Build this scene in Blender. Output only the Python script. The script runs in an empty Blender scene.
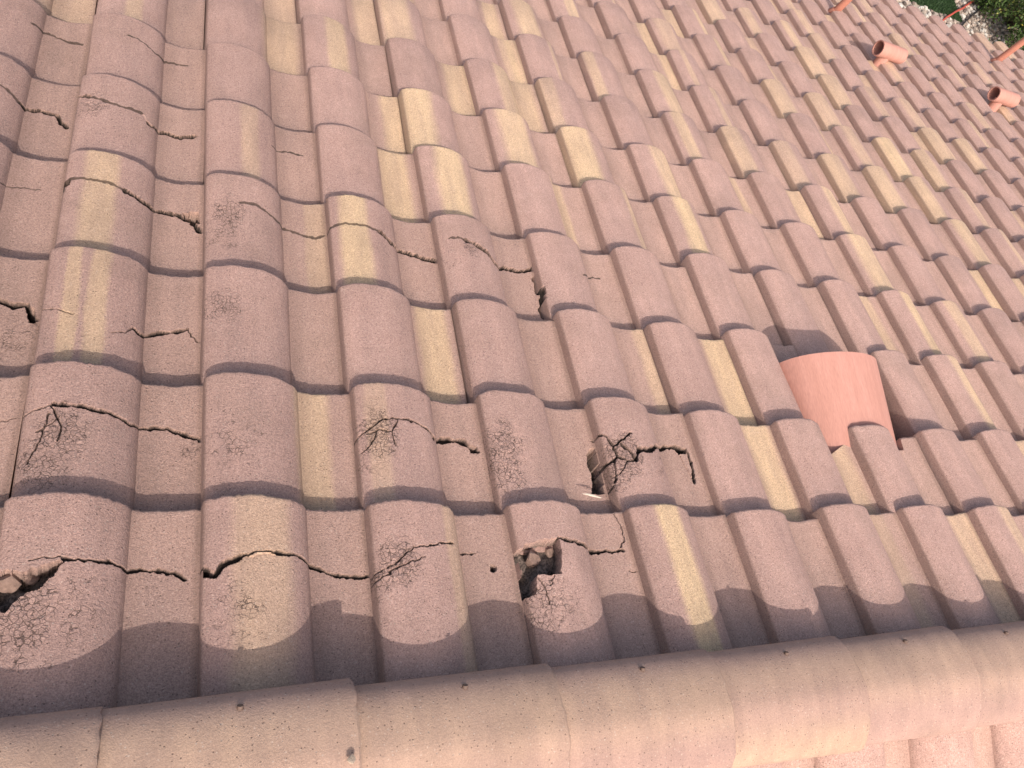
import bpy, bmesh, math, random
import numpy as np
from mathutils import Matrix, Vector

sc = bpy.context.scene
COL = sc.collection

# ------------------------------------------------------------------ measured layout (roof coordinates, metres)
W = 0.3
E = 0.318
ROWV = [-0.0015, 0.291, 0.6171, 0.9502, 1.277, 1.596, 1.9239, 2.2606, 2.5726, 2.8847, 3.1968, 3.5088, 3.8209, 4.133, 4.445, 4.7571, 5.0692]
DV = {(0, 0): 0.0101, (2, 0): 0.0038, (3, 0): -0.0047, (4, 0): -0.0148, (0, 1): 0.0038, (1, 1): 0.0068, (2, 1): 0.012, (3, 1): 0.0142, (5, 1): -0.0113, (6, 1): -0.0191, (7, 1): -0.0134, (8, 1): 0.003, (0, 2): -0.0031, (1, 2): -0.0085, (2, 2): -0.011, (3, 2): -0.0013, (4, 2): -0.0043, (5, 2): 0.0083, (7, 2): -0.0036, (8, 2): 0.0078, (9, 2): 0.0119, (7, 3): 0.0053, (9, 3): -0.0061, (10, 3): 0.0015, (1, 3): -0.0044, (2, 3): -0.0061, (3, 3): -0.0078, (4, 3): -0.008, (5, 3): 0.0191}
COLS = {0: (-2, 8), 1: (-2, 9), 2: (-2, 10), 3: (-2, 11), 4: (-2, 12), 5: (-2, 13), 6: (-2, 14), 7: (-1, 15), 8: (1, 16), 9: (3, 17), 10: (5, 18), 11: (6, 19), 12: (8, 20), 13: (10, 21), 14: (11, 23), 15: (13, 24), 16: (15, 25)}
BANDS = {(0, 0): [(0.33, 0.18, 0.4)], (3, 0): [(0.32, 0.12, 0.85)], (1, 0): [(0.57, 0.07, 0.35)], (6, 0): [(0.88, 0.15, 0.5)], (5, 0): [(0.75, 0.12, 0.3)], (0, 1): [(0.72, 0.13, 0.6)], (1, 1): [(0.15, 0.08, 0.3)], (4, 1): [(0.82, 0.16, 0.75)], (5, 1): [(0.78, 0.15, 0.5)], (-1, 2): [(0.17, 0.05, 0.6), (0.33, 0.06, 0.6)], (1, 2): [(0.8, 0.14, 0.75)], (3, 2): [(0.98, 0.12, 0.45)], (4, 2): [(0.87, 0.17, 0.8)], (-1, 3): [(0.25, 0.12, 0.6)], (0, 3): [(0.92, 0.1, 0.4)], (1, 3): [(0.21, 0.13, 0.85)], (7, 3): [(0.74, 0.15, 0.55)], (8, 3): [(0.37, 0.12, 0.8)], (0, 4): [(0.38, 0.08, 0.35)], (1, 4): [(0.78, 0.16, 0.75)], (2, 4): [(0.32, 0.17, 0.85)], (3, 4): [(0.66, 0.1, 0.6)], (4, 4): [(0.52, 0.06, 0.5)], (5, 4): [(0.31, 0.14, 0.85)], (0, 6): [(0.78, 0.2, 0.6)], (1, 6): [(0.36, 0.12, 0.8)], (1, 7): [(0.87, 0.17, 0.6)], (0, 7): [(0.81, 0.2, 0.5)], (2, 6): [(0.88, 0.17, 0.75)], (2, 5): [(0.14, 0.18, 0.8)], (1, 5): [(0.93, 0.15, 0.7)], (3, 8): [(0.83, 0.12, 0.7)], (3, 7): [(0.83, 0.1, 0.5), (0.97, 0.15, 0.7)], (4, 8): [(0.31, 0.2, 0.75)], (5, 9): [(0.35, 0.12, 0.75)], (3, 6): [(0.76, 0.2, 0.7), (0.48, 0.15, 0.7)], (4, 6): [(0.06, 0.12, 0.5)], (5, 7): [(0.1, 0.08, 0.6)], (4, 5): [(0.17, 0.2, 0.8)], (3, 5): [(0.31, 0.2, 0.7)], (6, 9): [(0.91, 0.12, 0.7)], (8, 10): [(0.45, 0.1, 0.75)], (8, 9): [(0.45, 0.1, 0.75)], (6, 8): [(0.98, 0.15, 0.75)], (9, 10): [(0.82, 0.12, 0.4)], (6, 6): [(0.18, 0.1, 0.7)], (7, 6): [(0.14, 0.15, 0.6)], (6, 5): [(0.75, 0.08, 0.5)], (12, 13): [(0.35, 0.2, 0.5)], (13, 14): [(0.98, 0.2, 0.4)], (12, 11): [(0.07, 0.2, 0.45)], (11, 10): [(0.18, 0.25, 0.65)], (11, 9): [(0.14, 0.25, 0.65)], (9, 8): [(0.13, 0.25, 0.6)], (10, 8): [(0.16, 0.25, 0.55)], (16, 15): [(0.3, 0.2, 0.5)], (12, 10): [(0.97, 0.15, 0.5)], (16, 13): [(0.06, 0.2, 0.5), (0.93, 0.15, 0.55), (0.05, 0.2, 0.4)], (9, 6): [(0.13, 0.2, 0.65)], (10, 7): [(0.24, 0.15, 0.5)], (10, 6): [(0.13, 0.2, 0.7)], (11, 7): [(0.11, 0.2, 0.7), (0.19, 0.15, 0.6)], (8, 5): [(0.44, 0.2, 0.7)], (12, 7): [(0.04, 0.2, 0.75)], (11, 6): [(0.05, 0.22, 0.75)], (13, 8): [(0.1, 0.15, 0.7), (0.34, 0.12, 0.6)], (12, 6): [(0.36, 0.15, 0.55)], (10, 4): [(0.95, 0.17, 0.7)], (18, 11): [(0.04, 0.2, 0.6)], (15, 12): [(0.43, 0.2, 0.55)], (-2, 6): [(0.76, 0.25, 0.5)], (-1, 6): [(0.34, 0.08, 0.6)]}
CRACKS = {(-1, 0): [(50.1, -114.0, 76.9, -110.9, 1.0), (76.9, -110.9, 104.6, -112.0, 1.0), (96.5, -114.0, 133.0, -114.1, 2.16), (133.0, -114.1, 162.0, -111.0, 2.18), (162.0, -111.0, 184.9, -113.5, 2.2), (184.9, -113.5, 223.5, -109.2, 2.27), (223.5, -109.2, 263.1, -117.1, 2.33), (263.1, -117.1, 280.7, -130.1, 2.33)], (0, 0): [(1.8, -125.6, 12.8, -134.4, 2.67), (9.9, -136.9, 21.9, -146.7, 4.44), (21.9, -146.7, 38.6, -127.5, 4.45), (38.6, -127.5, 62.4, -118.2, 4.51), (62.4, -118.2, 89.1, -109.6, 2.2), (89.1, -109.6, 122.3, -109.1, 2.23), (122.3, -109.1, 170.2, -107.9, 2.28), (170.2, -107.9, 210.4, -120.1, 2.34), (210.4, -120.1, 247.6, -132.9, 2.33), (247.6, -132.9, 283.8, -138.6, 2.32), (283.8, -138.6, 298.5, -136.7, 2.31)], (1, 0): [(2.2, -140.8, 38.8, -129.0, 1.68), (38.8, -129.0, 69.4, -103.1, 1.76), (69.4, -103.1, 112.1, -93.7, 1.82), (112.1, -93.7, 167.7, -80.1, 1.93), (2.2, -154.7, 25.0, -145.4, 1.49), (25.0, -145.4, 46.9, -134.7, 1.52), (46.9, -134.7, 70.6, -125.1, 1.55), (70.6, -125.1, 97.6, -119.1, 1.59), (188.8, -89.2, 226.5, -85.9, 1.78)], (2, 0): [(93.4, -86.0, 126.2, -91.9, 3.0), (126.2, -91.9, 164.2, -92.2, 3.16), (164.2, -92.2, 200.4, -94.5, 3.58), (200.4, -94.5, 239.5, -90.7, 3.07), (239.5, -90.7, 253.8, -93.8, 2.99), (253.8, -93.8, 281.1, -91.8, 3.0), (280.7, -4.7, 289.5, -42.8, 1.65), (289.5, -42.8, 286.6, -71.3, 1.62), (286.6, -71.3, 273.4, -85.9, 1.6), (279.5, -140.3, 295.1, -144.3, 1.54), (31.1, -168.7, 41.6, -193.7, 1.29), (41.6, -193.7, 41.2, -224.1, 1.26), (64.0, -167.6, 51.4, -185.2, 1.22)], (-2, 1): [(267.9, -99.7, 292.8, -93.8, 1.26)], (-1, 1): [(0.9, -110.0, 30.7, -100.8, 1.31), (30.7, -100.8, 50.1, -93.9, 1.28), (50.1, -93.9, 88.0, -96.8, 2.95), (88.0, -96.8, 120.4, -101.4, 2.9), (120.4, -101.4, 141.9, -103.5, 2.93), (141.9, -103.5, 171.2, -111.5, 2.89), (171.2, -111.5, 216.1, -99.4, 3.0), (216.1, -99.4, 241.0, -100.0, 3.08), (241.0, -100.0, 296.5, -127.7, 3.1), (45.8, -97.6, 59.5, -125.3, 1.87), (59.5, -125.3, 66.6, -149.9, 1.84), (66.6, -149.9, 61.0, -169.7, 1.81), (59.5, -125.3, 42.5, -138.1, 1.33), (42.5, -138.1, 28.5, -149.3, 1.34), (44.3, -111.9, 35.0, -166.5, 1.55), (35.0, -166.5, 20.7, -211.4, 1.49)], (1, 1): [(1.8, -131.7, 20.4, -121.3, 1.85), (20.4, -121.3, 56.4, -94.0, 1.9), (56.4, -94.0, 100.7, -91.5, 1.99), (19.9, -128.3, 43.7, -119.7, 1.65), (43.7, -119.7, 72.0, -126.1, 1.68), (72.0, -126.1, 88.9, -95.2, 1.73), (100.7, -91.5, 131.7, -94.6, 2.05), (131.7, -94.6, 157.4, -100.3, 2.12), (157.4, -100.3, 175.8, -113.4, 2.21), (175.8, -113.4, 222.7, -99.5, 5.4), (222.7, -99.5, 256.3, -104.8, 5.21), (256.3, -104.8, 276.9, -121.2, 5.14), (276.9, -121.2, 286.3, -132.7, 5.01), (43.7, -119.7, 29.1, -152.4, 1.4), (29.1, -152.4, 9.6, -168.7, 1.36), (72.0, -126.1, 77.4, -156.8, 1.45)], (3, 1): [(4.4, -101.0, 15.4, -109.6, 2.53), (15.4, -109.6, 23.3, -140.5, 2.27), (23.3, -140.5, 27.9, -168.7, 2.32), (27.9, -168.7, 15.2, -177.7, 2.21), (15.2, -177.7, 3.1, -179.3, 2.42), (23.3, -140.5, 51.5, -123.8, 2.09), (51.5, -123.8, 78.7, -107.2, 2.21), (27.9, -168.7, 50.9, -181.1, 2.04), (50.9, -181.1, 72.1, -182.0, 2.12), (15.2, -177.7, 14.8, -217.2, 1.82), (14.8, -217.2, 0.0, -246.1, 1.95), (50.9, -181.1, 23.8, -213.0, 1.64), (23.8, -213.0, 6.6, -217.9, 1.56), (43.1, -136.5, 63.3, -157.3, 2.43), (63.3, -157.3, 72.1, -182.0, 2.4), (72.1, -182.0, 88.5, -150.9, 4.18), (88.5, -150.9, 129.4, -147.2, 4.48), (129.4, -147.2, 159.8, -125.8, 4.94), (159.8, -125.8, 218.0, -102.7, 5.3), (218.0, -102.7, 251.3, -102.5, 4.66), (251.3, -102.5, 278.5, -109.7, 4.4), (278.5, -109.7, 281.0, -127.7, 3.66), (281.0, -127.7, 279.0, -167.9, 3.6), (279.0, -167.9, 272.7, -203.8, 3.52)], (2, 1): [(297.2, -96.3, 298.4, -100.0, 2.53), (299.6, -177.1, 295.0, -175.0, 2.42)], (-2, 2): [(226.5, -116.5, 249.8, -127.2, 5.15), (249.8, -127.2, 273.4, -123.5, 5.3), (273.4, -123.5, 288.1, -145.1, 5.38), (288.1, -145.1, 288.7, -165.2, 5.32)], (-1, 2): [(127.4, -213.0, 153.9, -200.8, 1.45), (153.9, -200.8, 167.8, -181.2, 1.46), (167.8, -181.2, 181.6, -186.3, 3.19), (181.6, -186.3, 219.5, -162.9, 3.3), (219.5, -162.9, 272.1, -150.9, 3.45), (272.1, -150.9, 282.3, -167.9, 1.6), (282.3, -167.9, 294.4, -185.0, 1.59), (0.8, -160.0, 27.3, -166.6, 1.32), (27.3, -166.6, 59.7, -180.2, 1.27)], (-1, 3): [(5.0, -98.4, 2.3, -131.0, 2.8), (10.6, -95.0, 34.5, -94.4, 2.55), (34.5, -94.4, 75.2, -99.4, 2.41), (75.2, -99.4, 99.9, -101.2, 2.38), (99.9, -101.2, 127.8, -113.1, 2.36), (127.8, -113.1, 167.0, -121.4, 4.67), (167.0, -121.4, 204.5, -110.6, 4.67), (204.5, -110.6, 244.8, -111.1, 4.9), (244.8, -111.1, 272.1, -131.0, 4.95), (272.1, -131.0, 283.3, -141.5, 4.95), (283.3, -141.5, 292.6, -165.0, 4.92)], (-2, 3): [(181.5, -115.8, 216.8, -101.4, 1.44), (216.8, -101.4, 255.2, -98.8, 1.52)], (0, 3): [(80.3, -100.3, 118.9, -92.2, 2.75), (118.9, -92.2, 167.9, -109.4, 2.8), (167.9, -109.4, 209.2, -109.5, 2.85), (209.2, -109.5, 274.7, -126.0, 2.8), (274.7, -126.0, 297.3, -116.5, 2.79)], (1, 3): [(0.3, -113.5, 40.4, -105.3, 2.56), (40.4, -105.3, 92.0, -106.2, 2.67), (92.0, -106.2, 133.9, -113.4, 2.8), (133.9, -113.4, 163.8, -127.7, 6.57), (163.8, -127.7, 198.5, -123.3, 7.09), (198.5, -123.3, 243.3, -127.3, 6.42), (243.3, -127.3, 295.5, -148.0, 6.15)], (2, 3): [(30.7, -97.6, 55.6, -92.8, 2.72), (55.6, -92.8, 77.4, -101.3, 2.83), (77.4, -101.3, 113.2, -112.4, 7.02), (113.2, -112.4, 141.9, -124.2, 7.33), (145.2, -125.8, 167.8, -146.5, 6.46), (167.8, -146.5, 213.6, -125.0, 6.6), (213.6, -125.0, 277.0, -129.2, 5.81), (277.0, -129.2, 299.3, -122.3, 5.63), (299.6, -158.3, 297.0, -209.5, 6.89), (300.0, -239.2, 294.1, -300.7, 8.1)], (3, 3): [(1.3, -213.1, 0.5, -226.0, 6.89), (0.5, -226.0, 2.4, -244.8, 8.1), (149.9, -143.8, 210.3, -104.1, 2.25), (210.3, -104.1, 241.9, -102.3, 2.2)], (-1, 4): [(2.6, -82.2, 27.6, -92.7, 3.7), (27.6, -92.7, 73.6, -110.4, 3.43), (73.6, -110.4, 108.0, -113.9, 3.39), (108.0, -113.9, 150.0, -109.2, 3.37), (168.3, -131.7, 204.8, -115.4, 5.14), (204.8, -115.4, 246.8, -118.3, 5.41), (246.8, -118.3, 280.9, -109.8, 5.51)], (-2, 4): [(137.5, -109.9, 158.2, -115.4, 2.68), (158.2, -115.4, 180.2, -131.5, 2.59), (184.1, -129.8, 220.3, -117.3, 4.43), (220.3, -117.3, 257.5, -121.9, 4.66), (257.5, -121.9, 266.5, -146.3, 4.79), (266.5, -146.3, 283.9, -168.1, 4.85)], (0, 4): [(175.3, -115.4, 228.8, -97.0, 2.11), (228.8, -97.0, 264.7, -103.7, 2.08)], (-1, 5): [(94.6, -87.8, 120.2, -88.0, 2.19), (120.2, -88.0, 166.0, -107.6, 2.17), (166.0, -107.6, 182.2, -102.2, 3.01), (182.2, -102.2, 209.1, -89.7, 3.1), (209.1, -89.7, 255.0, -85.0, 3.15)], (-2, 5): [(166.6, -97.8, 204.0, -81.4, 2.67), (204.0, -81.4, 252.9, -92.0, 2.97), (252.9, -92.0, 285.2, -100.1, 3.08)]}
HOLES = {(-1, 0): [[(11.0, -126.5), (45.6, -132.8), (80.8, -122.4), (99.4, -115.7), (83.4, -146.9), (69.0, -162.5), (43.7, -172.1), (30.7, -193.9), (1.0, -186.5), (-10.4, -116.6)]], (2, 0): [[(-1.5, -101.4), (13.8, -101.7), (18.4, -94.8), (46.3, -90.9), (92.8, -88.3), (94.6, -110.3), (80.8, -164.2), (49.6, -164.2), (28.9, -159.9), (25.8, -175.9), (19.7, -200.5), (-1.5, -197.9), (-0.1, -178.2), (6.0, -144.7)]], (2, 1): [[(275.4, -132.8), (292.0, -115.8), (299.7, -127.1), (297.6, -154.5), (303.4, -172.3), (300.4, -187.0), (295.1, -222.4), (294.1, -239.3), (269.1, -238.2), (262.0, -235.3), (272.0, -207.3), (275.9, -181.4), (270.1, -164.6)]], (3, 1): [[(243.3, -99.5), (281.1, -110.1), (277.5, -121.4), (253.3, -123.1)]], (1, 1): [[(260.6, -107.4), (283.9, -119.6), (281.5, -134.6), (268.7, -130.5)]], (-1, 3): [[(3.0, -98.9), (14.5, -93.9), (16.1, -110.9), (8.4, -113.5)], [(251.3, -103.5), (289.0, -98.5), (292.1, -138.7), (272.1, -131.0)]], (-2, 2): [[(273.4, -123.5), (288.7, -135.0), (291.0, -170.4), (279.4, -159.4)]], (1, 0): [[(253.7, -109.6), (268.4, -112.8), (266.0, -125.4), (253.2, -124.5)]], (0, 0): [[(3.4, -127.5), (23.3, -140.2), (24.9, -151.2), (10.0, -144.0)]]}
CRAZE = {(-1, 1): [(66.6, -149.9, 50, 0.8), (42.5, -207.0, 60, 0.6), (283.0, -148.0, 20, 0.6)], (0, 1): [(49.6, -155.5, 60, 0.45)], (1, 1): [(47.1, -125.2, 50, 0.9), (23.4, -174.4, 40, 0.5)], (2, 1): [(32.9, -157.9, 60, 0.8), (32.6, -219.9, 50, 0.6)], (3, 1): [(47.7, -164.7, 50, 1.0), (7.5, -213.2, 50, 0.7), (93.7, -283.2, 20, 0.2), (155.0, -178.3, 40, 0.4)], (1, 0): [(48.2, -123.2, 40, 1.0), (19.4, -153.1, 30, 0.7)], (2, 0): [(35.7, -222.8, 60, 0.6), (76.1, -228.1, 50, 0.4)], (-1, 0): [(47.5, -203.7, 70, 0.7), (118.8, -190.6, 60, 0.4)], (0, 0): [(62.0, -204.3, 60, 0.4)], (0, 3): [(57.3, -144.6, 50, 1.0), (39.9, -199.4, 60, 0.6)], (2, 3): [(84.2, -132.9, 30, 0.9), (22.7, -175.8, 30, 0.5)], (-1, 4): [(41.6, -129.6, 40, 0.9)], (-1, 3): [(40.8, -165.4, 50, 0.4)], (0, 2): [(37.4, -115.1, 40, 0.7)], (-2, 2): [(279.2, -201.3, 50, 0.5)]}
CAM = [-0.1238, -0.7991, 1.3015]
ROT = [[0.899732, -0.225306, 0.37379], [0.070679, -0.769924, -0.634209], [0.430681, 0.597038, -0.676801]]
LENS = 27.826

# colours, and where the single things stand
EXPOSURE = 0.68
PINK_A = (.475, .318, .275)
PINK_B = (.43, .284, .245)
PINK_C = (.38, .256, .222)
BUFF = (.70, .525, .315)
BUMP = .5
BACK_X = .05
HOOD = (1.887, .17, -.155, .395, .182, .20, .118, .14, math.radians(18.5), math.radians(2))
TEE_L = .225
TEE_A = (4.13, 3.47)
TEE_N = .08
TEE_B = (5.25, 3.39)
STACK_A = (6.37, 4.49, .36)
STACK_B = (4.26, 4.19, .75)
SPLINTER = (.845, .05, -.027)
CRUMBS = [(.205, -.475, .072, .006, 'small grey brown mortar crumb lying on the ridge beside a tile joint')]
TURF_RECT = (10.95, 12.25, 9.5, 12.2)
HOSE_A = [(11.3, 9.05, .04), (11.77, 9.41, .045), (12.4, 9.85, .05), (12.93, 10.24, .06), (13.6, 10.8, .06)]
HOSE_B = [(11.9, 9.15, .05), (12.21, 9.43, .055), (12.6, 9.75, .055), (13.04, 10.11, .06), (13.6, 10.5, .05)]
SHRUB = (13.75, 10.0, 1.25, 1.6, 22000)
FLOWERS = 60
FRAGMENTS = [(.640, -.112, -.010, .021, .9, 'larger broken lump of tile in the hole on the cracked roll'), (.684, -.098, -.012, .012, 1.2, 'small broken chip at the upper right corner of the hole on the cracked roll'),
             (-.275, -.128, -.012, .019, .35, 'long broken lump of tile in the jagged hole at the far left'),
             (-.246, -.121, -.012, .012, 1.7, 'small broken chip at the pointed end of the jagged hole at the far left')]
DX = {(7, 2): .024, (8, 2): .006, (6, 1): -.012}
SHIFT_W = .30

PITCH = math.radians(18.4)          # slope of the roof
Z0 = 4.3                            # height of the first course above the ground
STEP = .034                         # how far a tile nose stands above the course below it
ROOF = Matrix.Translation((0, 0, Z0)) @ Matrix.Rotation(-PITCH, 4, 'X')   # x along ridge, y down the slope, z out of it

# ------------------------------------------------------------------ camera
cam = bpy.data.cameras.new('camera')
cam.lens = LENS
cam.sensor_width = 36
cam.clip_start = .02
cam.clip_end = 2000
co = bpy.data.objects.new('camera', cam)
COL.objects.link(co)
m = Matrix.Identity(4)
for i in range(3):
    m[i][0] = ROT[0][i]
    m[i][1] = -ROT[1][i]
    m[i][2] = -ROT[2][i]
    m[i][3] = CAM[i]
co.matrix_world = ROOF @ m
sc.camera = co

# ------------------------------------------------------------------ sky and sun
SUN_DIR = (ROOF.to_3x3() @ Vector((.10, 1.0, -.53))).normalized()        # way the light travels
elev = math.asin(-SUN_DIR.z)
azim = math.atan2(-SUN_DIR.x, -SUN_DIR.y)                                 # where the sun stands, clockwise from +Y
w = bpy.data.worlds.new('World')
sc.world = w
w.use_nodes = True
nt = w.node_tree
sky = nt.nodes.new('ShaderNodeTexSky')
sky.sky_type = 'NISHITA'
sky.sun_disc = False
sky.dust_density = 4.0
sky.ozone_density = .6
sky.sun_elevation = elev
sky.sun_rotation = azim
bg = nt.nodes['Background']
bg.inputs['Strength'].default_value = .15
wb = nt.nodes.new('ShaderNodeMix')            # hazy, slightly warm daylight
wb.data_type = 'RGBA'
wb.blend_type = 'MULTIPLY'
wb.inputs[0].default_value = 1
wb.inputs[7].default_value = (1.08, 1.0, .90, 1)
nt.links.new(sky.outputs[0], wb.inputs[6])
nt.links.new(wb.outputs[2], bg.inputs[0])
sl = bpy.data.lights.new('sun', 'SUN')
sl.energy = 2.55
sl.angle = math.radians(.5)
sl.color = (1, .945, .875)
so = bpy.data.objects.new('sun', sl)
COL.objects.link(so)
so.rotation_euler = SUN_DIR.to_track_quat('-Z', 'Y').to_euler()
so.location = (0, -5, 12)
sc.view_settings.view_transform = 'Standard'
sc.view_settings.look = 'None'
sc.view_settings.exposure = EXPOSURE
sc.view_settings.gamma = 1

# ------------------------------------------------------------------ material helpers
class NT:
    def __init__(s, name):
        s.m = bpy.data.materials.new(name)
        s.m.use_nodes = True
        s.t = s.m.node_tree
        s.b = s.t.nodes['Principled BSDF']
        s.b.inputs['Roughness'].default_value = .9
        s.b.inputs['Specular IOR Level'].default_value = .25
    def n(s, kind, **kw):
        o = s.t.nodes.new('ShaderNode' + kind)
        for k, v in kw.items():
            setattr(o, k, v)
        return o
    def put(s, v, sock):
        if isinstance(v, bpy.types.NodeSocket):
            s.t.links.new(v, sock)
        elif v is not None:
            sock.default_value = v
    def math(s, op, a, b=None, c=None, clamp=False):
        o = s.n('Math', operation=op)
        o.use_clamp = clamp
        for i, v in enumerate((a, b, c)):
            s.put(v, o.inputs[i])
        return o.outputs[0]
    def mix(s, f, a, b, mode='MIX'):
        o = s.n('Mix', data_type='RGBA', blend_type=mode)
        s.put(f, o.inputs[0])
        for v, k in ((a, 6), (b, 7)):
            s.put((*v, 1) if isinstance(v, tuple) and len(v) == 3 else v, o.inputs[k])
        return o.outputs[2]
    def rng(s, v, a, b, c=0., d=1., smooth=False):
        o = s.n('MapRange', interpolation_type='SMOOTHSTEP' if smooth else 'LINEAR')
        for i, x in enumerate((v, a, b, c, d)):
            s.put(x, o.inputs[i])
        return o.outputs[0]
    def noise(s, vec, scale, detail=3, rough=.55):
        o = s.n('TexNoise')
        s.put(vec, o.inputs['Vector'])
        o.inputs['Scale'].default_value = scale
        o.inputs['Detail'].default_value = detail
        o.inputs['Roughness'].default_value = rough
        return o.outputs[0]
    def voro(s, vec, scale, feature='F1', out=0):
        o = s.n('TexVoronoi', feature=feature)
        s.put(vec, o.inputs['Vector'])
        o.inputs['Scale'].default_value = scale
        return o.outputs[out]
    def vmul(s, vec, x, y, z):
        o = s.n('VectorMath', operation='MULTIPLY')
        s.put(vec, o.inputs[0])
        o.inputs[1].default_value = (x, y, z)
        return o.outputs[0]
    def vadd(s, a, b):
        o = s.n('VectorMath', operation='ADD')
        s.put(a, o.inputs[0])
        s.put(b, o.inputs[1])
        return o.outputs[0]
    def bump(s, h, strength, dist):
        o = s.n('Bump')
        o.inputs['Strength'].default_value = strength
        o.inputs['Distance'].default_value = dist
        s.put(h, o.inputs['Height'])
        s.t.links.new(o.outputs[0], s.b.inputs['Normal'])
    def attr(s, name, where='GEOMETRY', out='Fac'):
        o = s.n('Attribute', attribute_type=where, attribute_name=name)
        return o.outputs[out]


def concrete_tile():
    M = NT('concrete_tile')
    uvn = M.n('UVMap', uv_map='tile_uv')
    uv = uvn.outputs[0]
    sep = M.n('SeparateXYZ')
    M.put(uv, sep.inputs[0])
    u = sep.outputs[0]
    seed = M.math('ADD', M.n('ObjectInfo').outputs['Random'], M.attr('seed'))
    off = M.n('CombineXYZ')
    M.put(M.math('MULTIPLY', seed, 37.), off.inputs[0])
    M.put(M.math('MULTIPLY', seed, 91.), off.inputs[1])
    M.put(M.math('MULTIPLY', seed, 53.), off.inputs[2])
    pos = M.vadd(M.n('TexCoord').outputs['Object'], off.outputs[0])
    streak = M.noise(M.vmul(pos, 30, 3.5, 30), 1.0, 3)
    wob = M.noise(M.vmul(pos, 25, 6, 25), 1.0, 3)
    wobf = M.noise(pos, 300, 2)
    grain = M.noise(pos, 420, 3, .7)
    grain2 = M.noise(pos, 210, 3, .6)
    patch = M.noise(pos, 11, 4)
    # colour of the mix: dusty pink with flashed buff bands
    tone = M.rng(M.attr('tone', 'OBJECT'), 0, 1)
    tone = M.math('ADD', tone, M.attr('tone_m'), clamp=True)
    base = M.mix(M.rng(patch, .32, .7), PINK_A, PINK_B)
    base = M.mix(M.math('MULTIPLY', tone, .85), base, PINK_C)
    base = M.mix(M.math('MULTIPLY', M.rng(u, .58, .72, smooth=True), .25), base, (.45, .32, .25))   # dust settles in the pans
    col = base
    for nm in ('band_a', 'band_b'):
        v = M.n('VectorMath', operation='ADD')
        M.put(M.attr(nm, 'OBJECT', 'Vector'), v.inputs[0])
        M.put(M.attr(nm + '_m', 'GEOMETRY', 'Vector'), v.inputs[1])
        s3 = M.n('SeparateXYZ')
        M.put(v.outputs[0], s3.inputs[0])
        d = M.math('ABSOLUTE', M.math('SUBTRACT', u, s3.outputs[0]))
        d = M.math('ADD', d, M.math('MULTIPLY', M.math('SUBTRACT', wob, .5), .07))
        d = M.math('ADD', d, M.math('MULTIPLY', M.math('SUBTRACT', wobf, .5), .05))
        smo = M.attr('smooth', 'OBJECT')
        k = M.rng(d, M.math('MULTIPLY', s3.outputs[1], M.math('ADD', 1.24, M.math('MULTIPLY', smo, .9))), M.math('MULTIPLY', s3.outputs[1], M.math('SUBTRACT', .62, M.math('MULTIPLY', smo, .55))), smooth=True)
        k = M.math('MULTIPLY', k, M.math('MULTIPLY', s3.outputs[2], M.math('SUBTRACT', .84, M.math('MULTIPLY', smo, .30))))
        k = M.math('MULTIPLY', k, M.rng(streak, .25, .75, .78, 1.08))
        col = M.mix(M.math('MULTIPLY', k, 1.0, clamp=True), col, BUFF)
    # lighter and darker streaks down the tile, sand grains, pits
    col = M.mix(1.0, col, M.mix(M.rng(streak, .3, .7), (.90, .89, .89), (1.07, 1.05, 1.03)), 'MULTIPLY')
    sm = M.math('SUBTRACT', 1., M.math('MULTIPLY', M.attr('smooth', 'OBJECT'), .6))
    col = M.mix(sm, col, M.mix(M.rng(grain, .3, .7), (.72, .70, .70), (1.26, 1.26, 1.26)), 'MULTIPLY')
    col = M.mix(sm, col, M.mix(M.rng(grain2, .3, .7), (.85, .84, .84), (1.14, 1.14, 1.14)), 'MULTIPLY')
    spot = M.n('TexVoronoi', feature='F1')
    M.put(pos, spot.inputs['Vector'])
    spot.inputs['Scale'].default_value = 190
    sp = M.n('SeparateColor')
    M.put(spot.outputs['Color'], sp.inputs[0])
    pit = M.math('MULTIPLY', M.rng(spot.outputs['Distance'], .30, .16), M.math('GREATER_THAN', sp.outputs[0], .80))
    quartz = M.math('MULTIPLY', M.rng(spot.outputs['Distance'], .34, .20), M.math('GREATER_THAN', sp.outputs[1], .86))
    col = M.mix(M.math('MULTIPLY', pit, .6), col, (.07, .045, .036))
    col = M.mix(M.math('MULTIPLY', quartz, .28), col, (.72, .62, .54))
    grime = M.math('MULTIPLY', M.rng(M.noise(pos, 5, 5, .65), .5, .75), .22)
    col = M.mix(grime, col, (.17, .13, .095))
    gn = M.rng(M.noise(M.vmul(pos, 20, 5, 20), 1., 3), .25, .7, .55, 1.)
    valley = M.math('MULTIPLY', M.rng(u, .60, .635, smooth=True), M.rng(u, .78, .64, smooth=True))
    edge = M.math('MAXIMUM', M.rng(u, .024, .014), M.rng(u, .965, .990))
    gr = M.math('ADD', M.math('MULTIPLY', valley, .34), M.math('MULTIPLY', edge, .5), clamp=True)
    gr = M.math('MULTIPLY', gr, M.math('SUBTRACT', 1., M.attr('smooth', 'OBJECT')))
    col = M.mix(M.math('MULTIPLY', gr, gn), col, (.20, .128, .100))   # painted shade and dirt in the valley; browner along the side lap
    # crazing where a tile is breaking up, and bare broken concrete
    warp = M.n('VectorMath', operation='SCALE')
    nz = M.n('TexNoise')
    M.put(pos, nz.inputs['Vector'])
    nz.inputs['Scale'].default_value = 70
    M.put(nz.outputs['Color'], warp.inputs[0])
    warp.inputs['Scale'].default_value = .016
    wp = M.vadd(pos, warp.outputs[0])
    e1 = M.voro(wp, 105, 'DISTANCE_TO_EDGE')
    e2 = M.voro(wp, 210, 'DISTANCE_TO_EDGE')
    cz = M.attr('craze')
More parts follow.
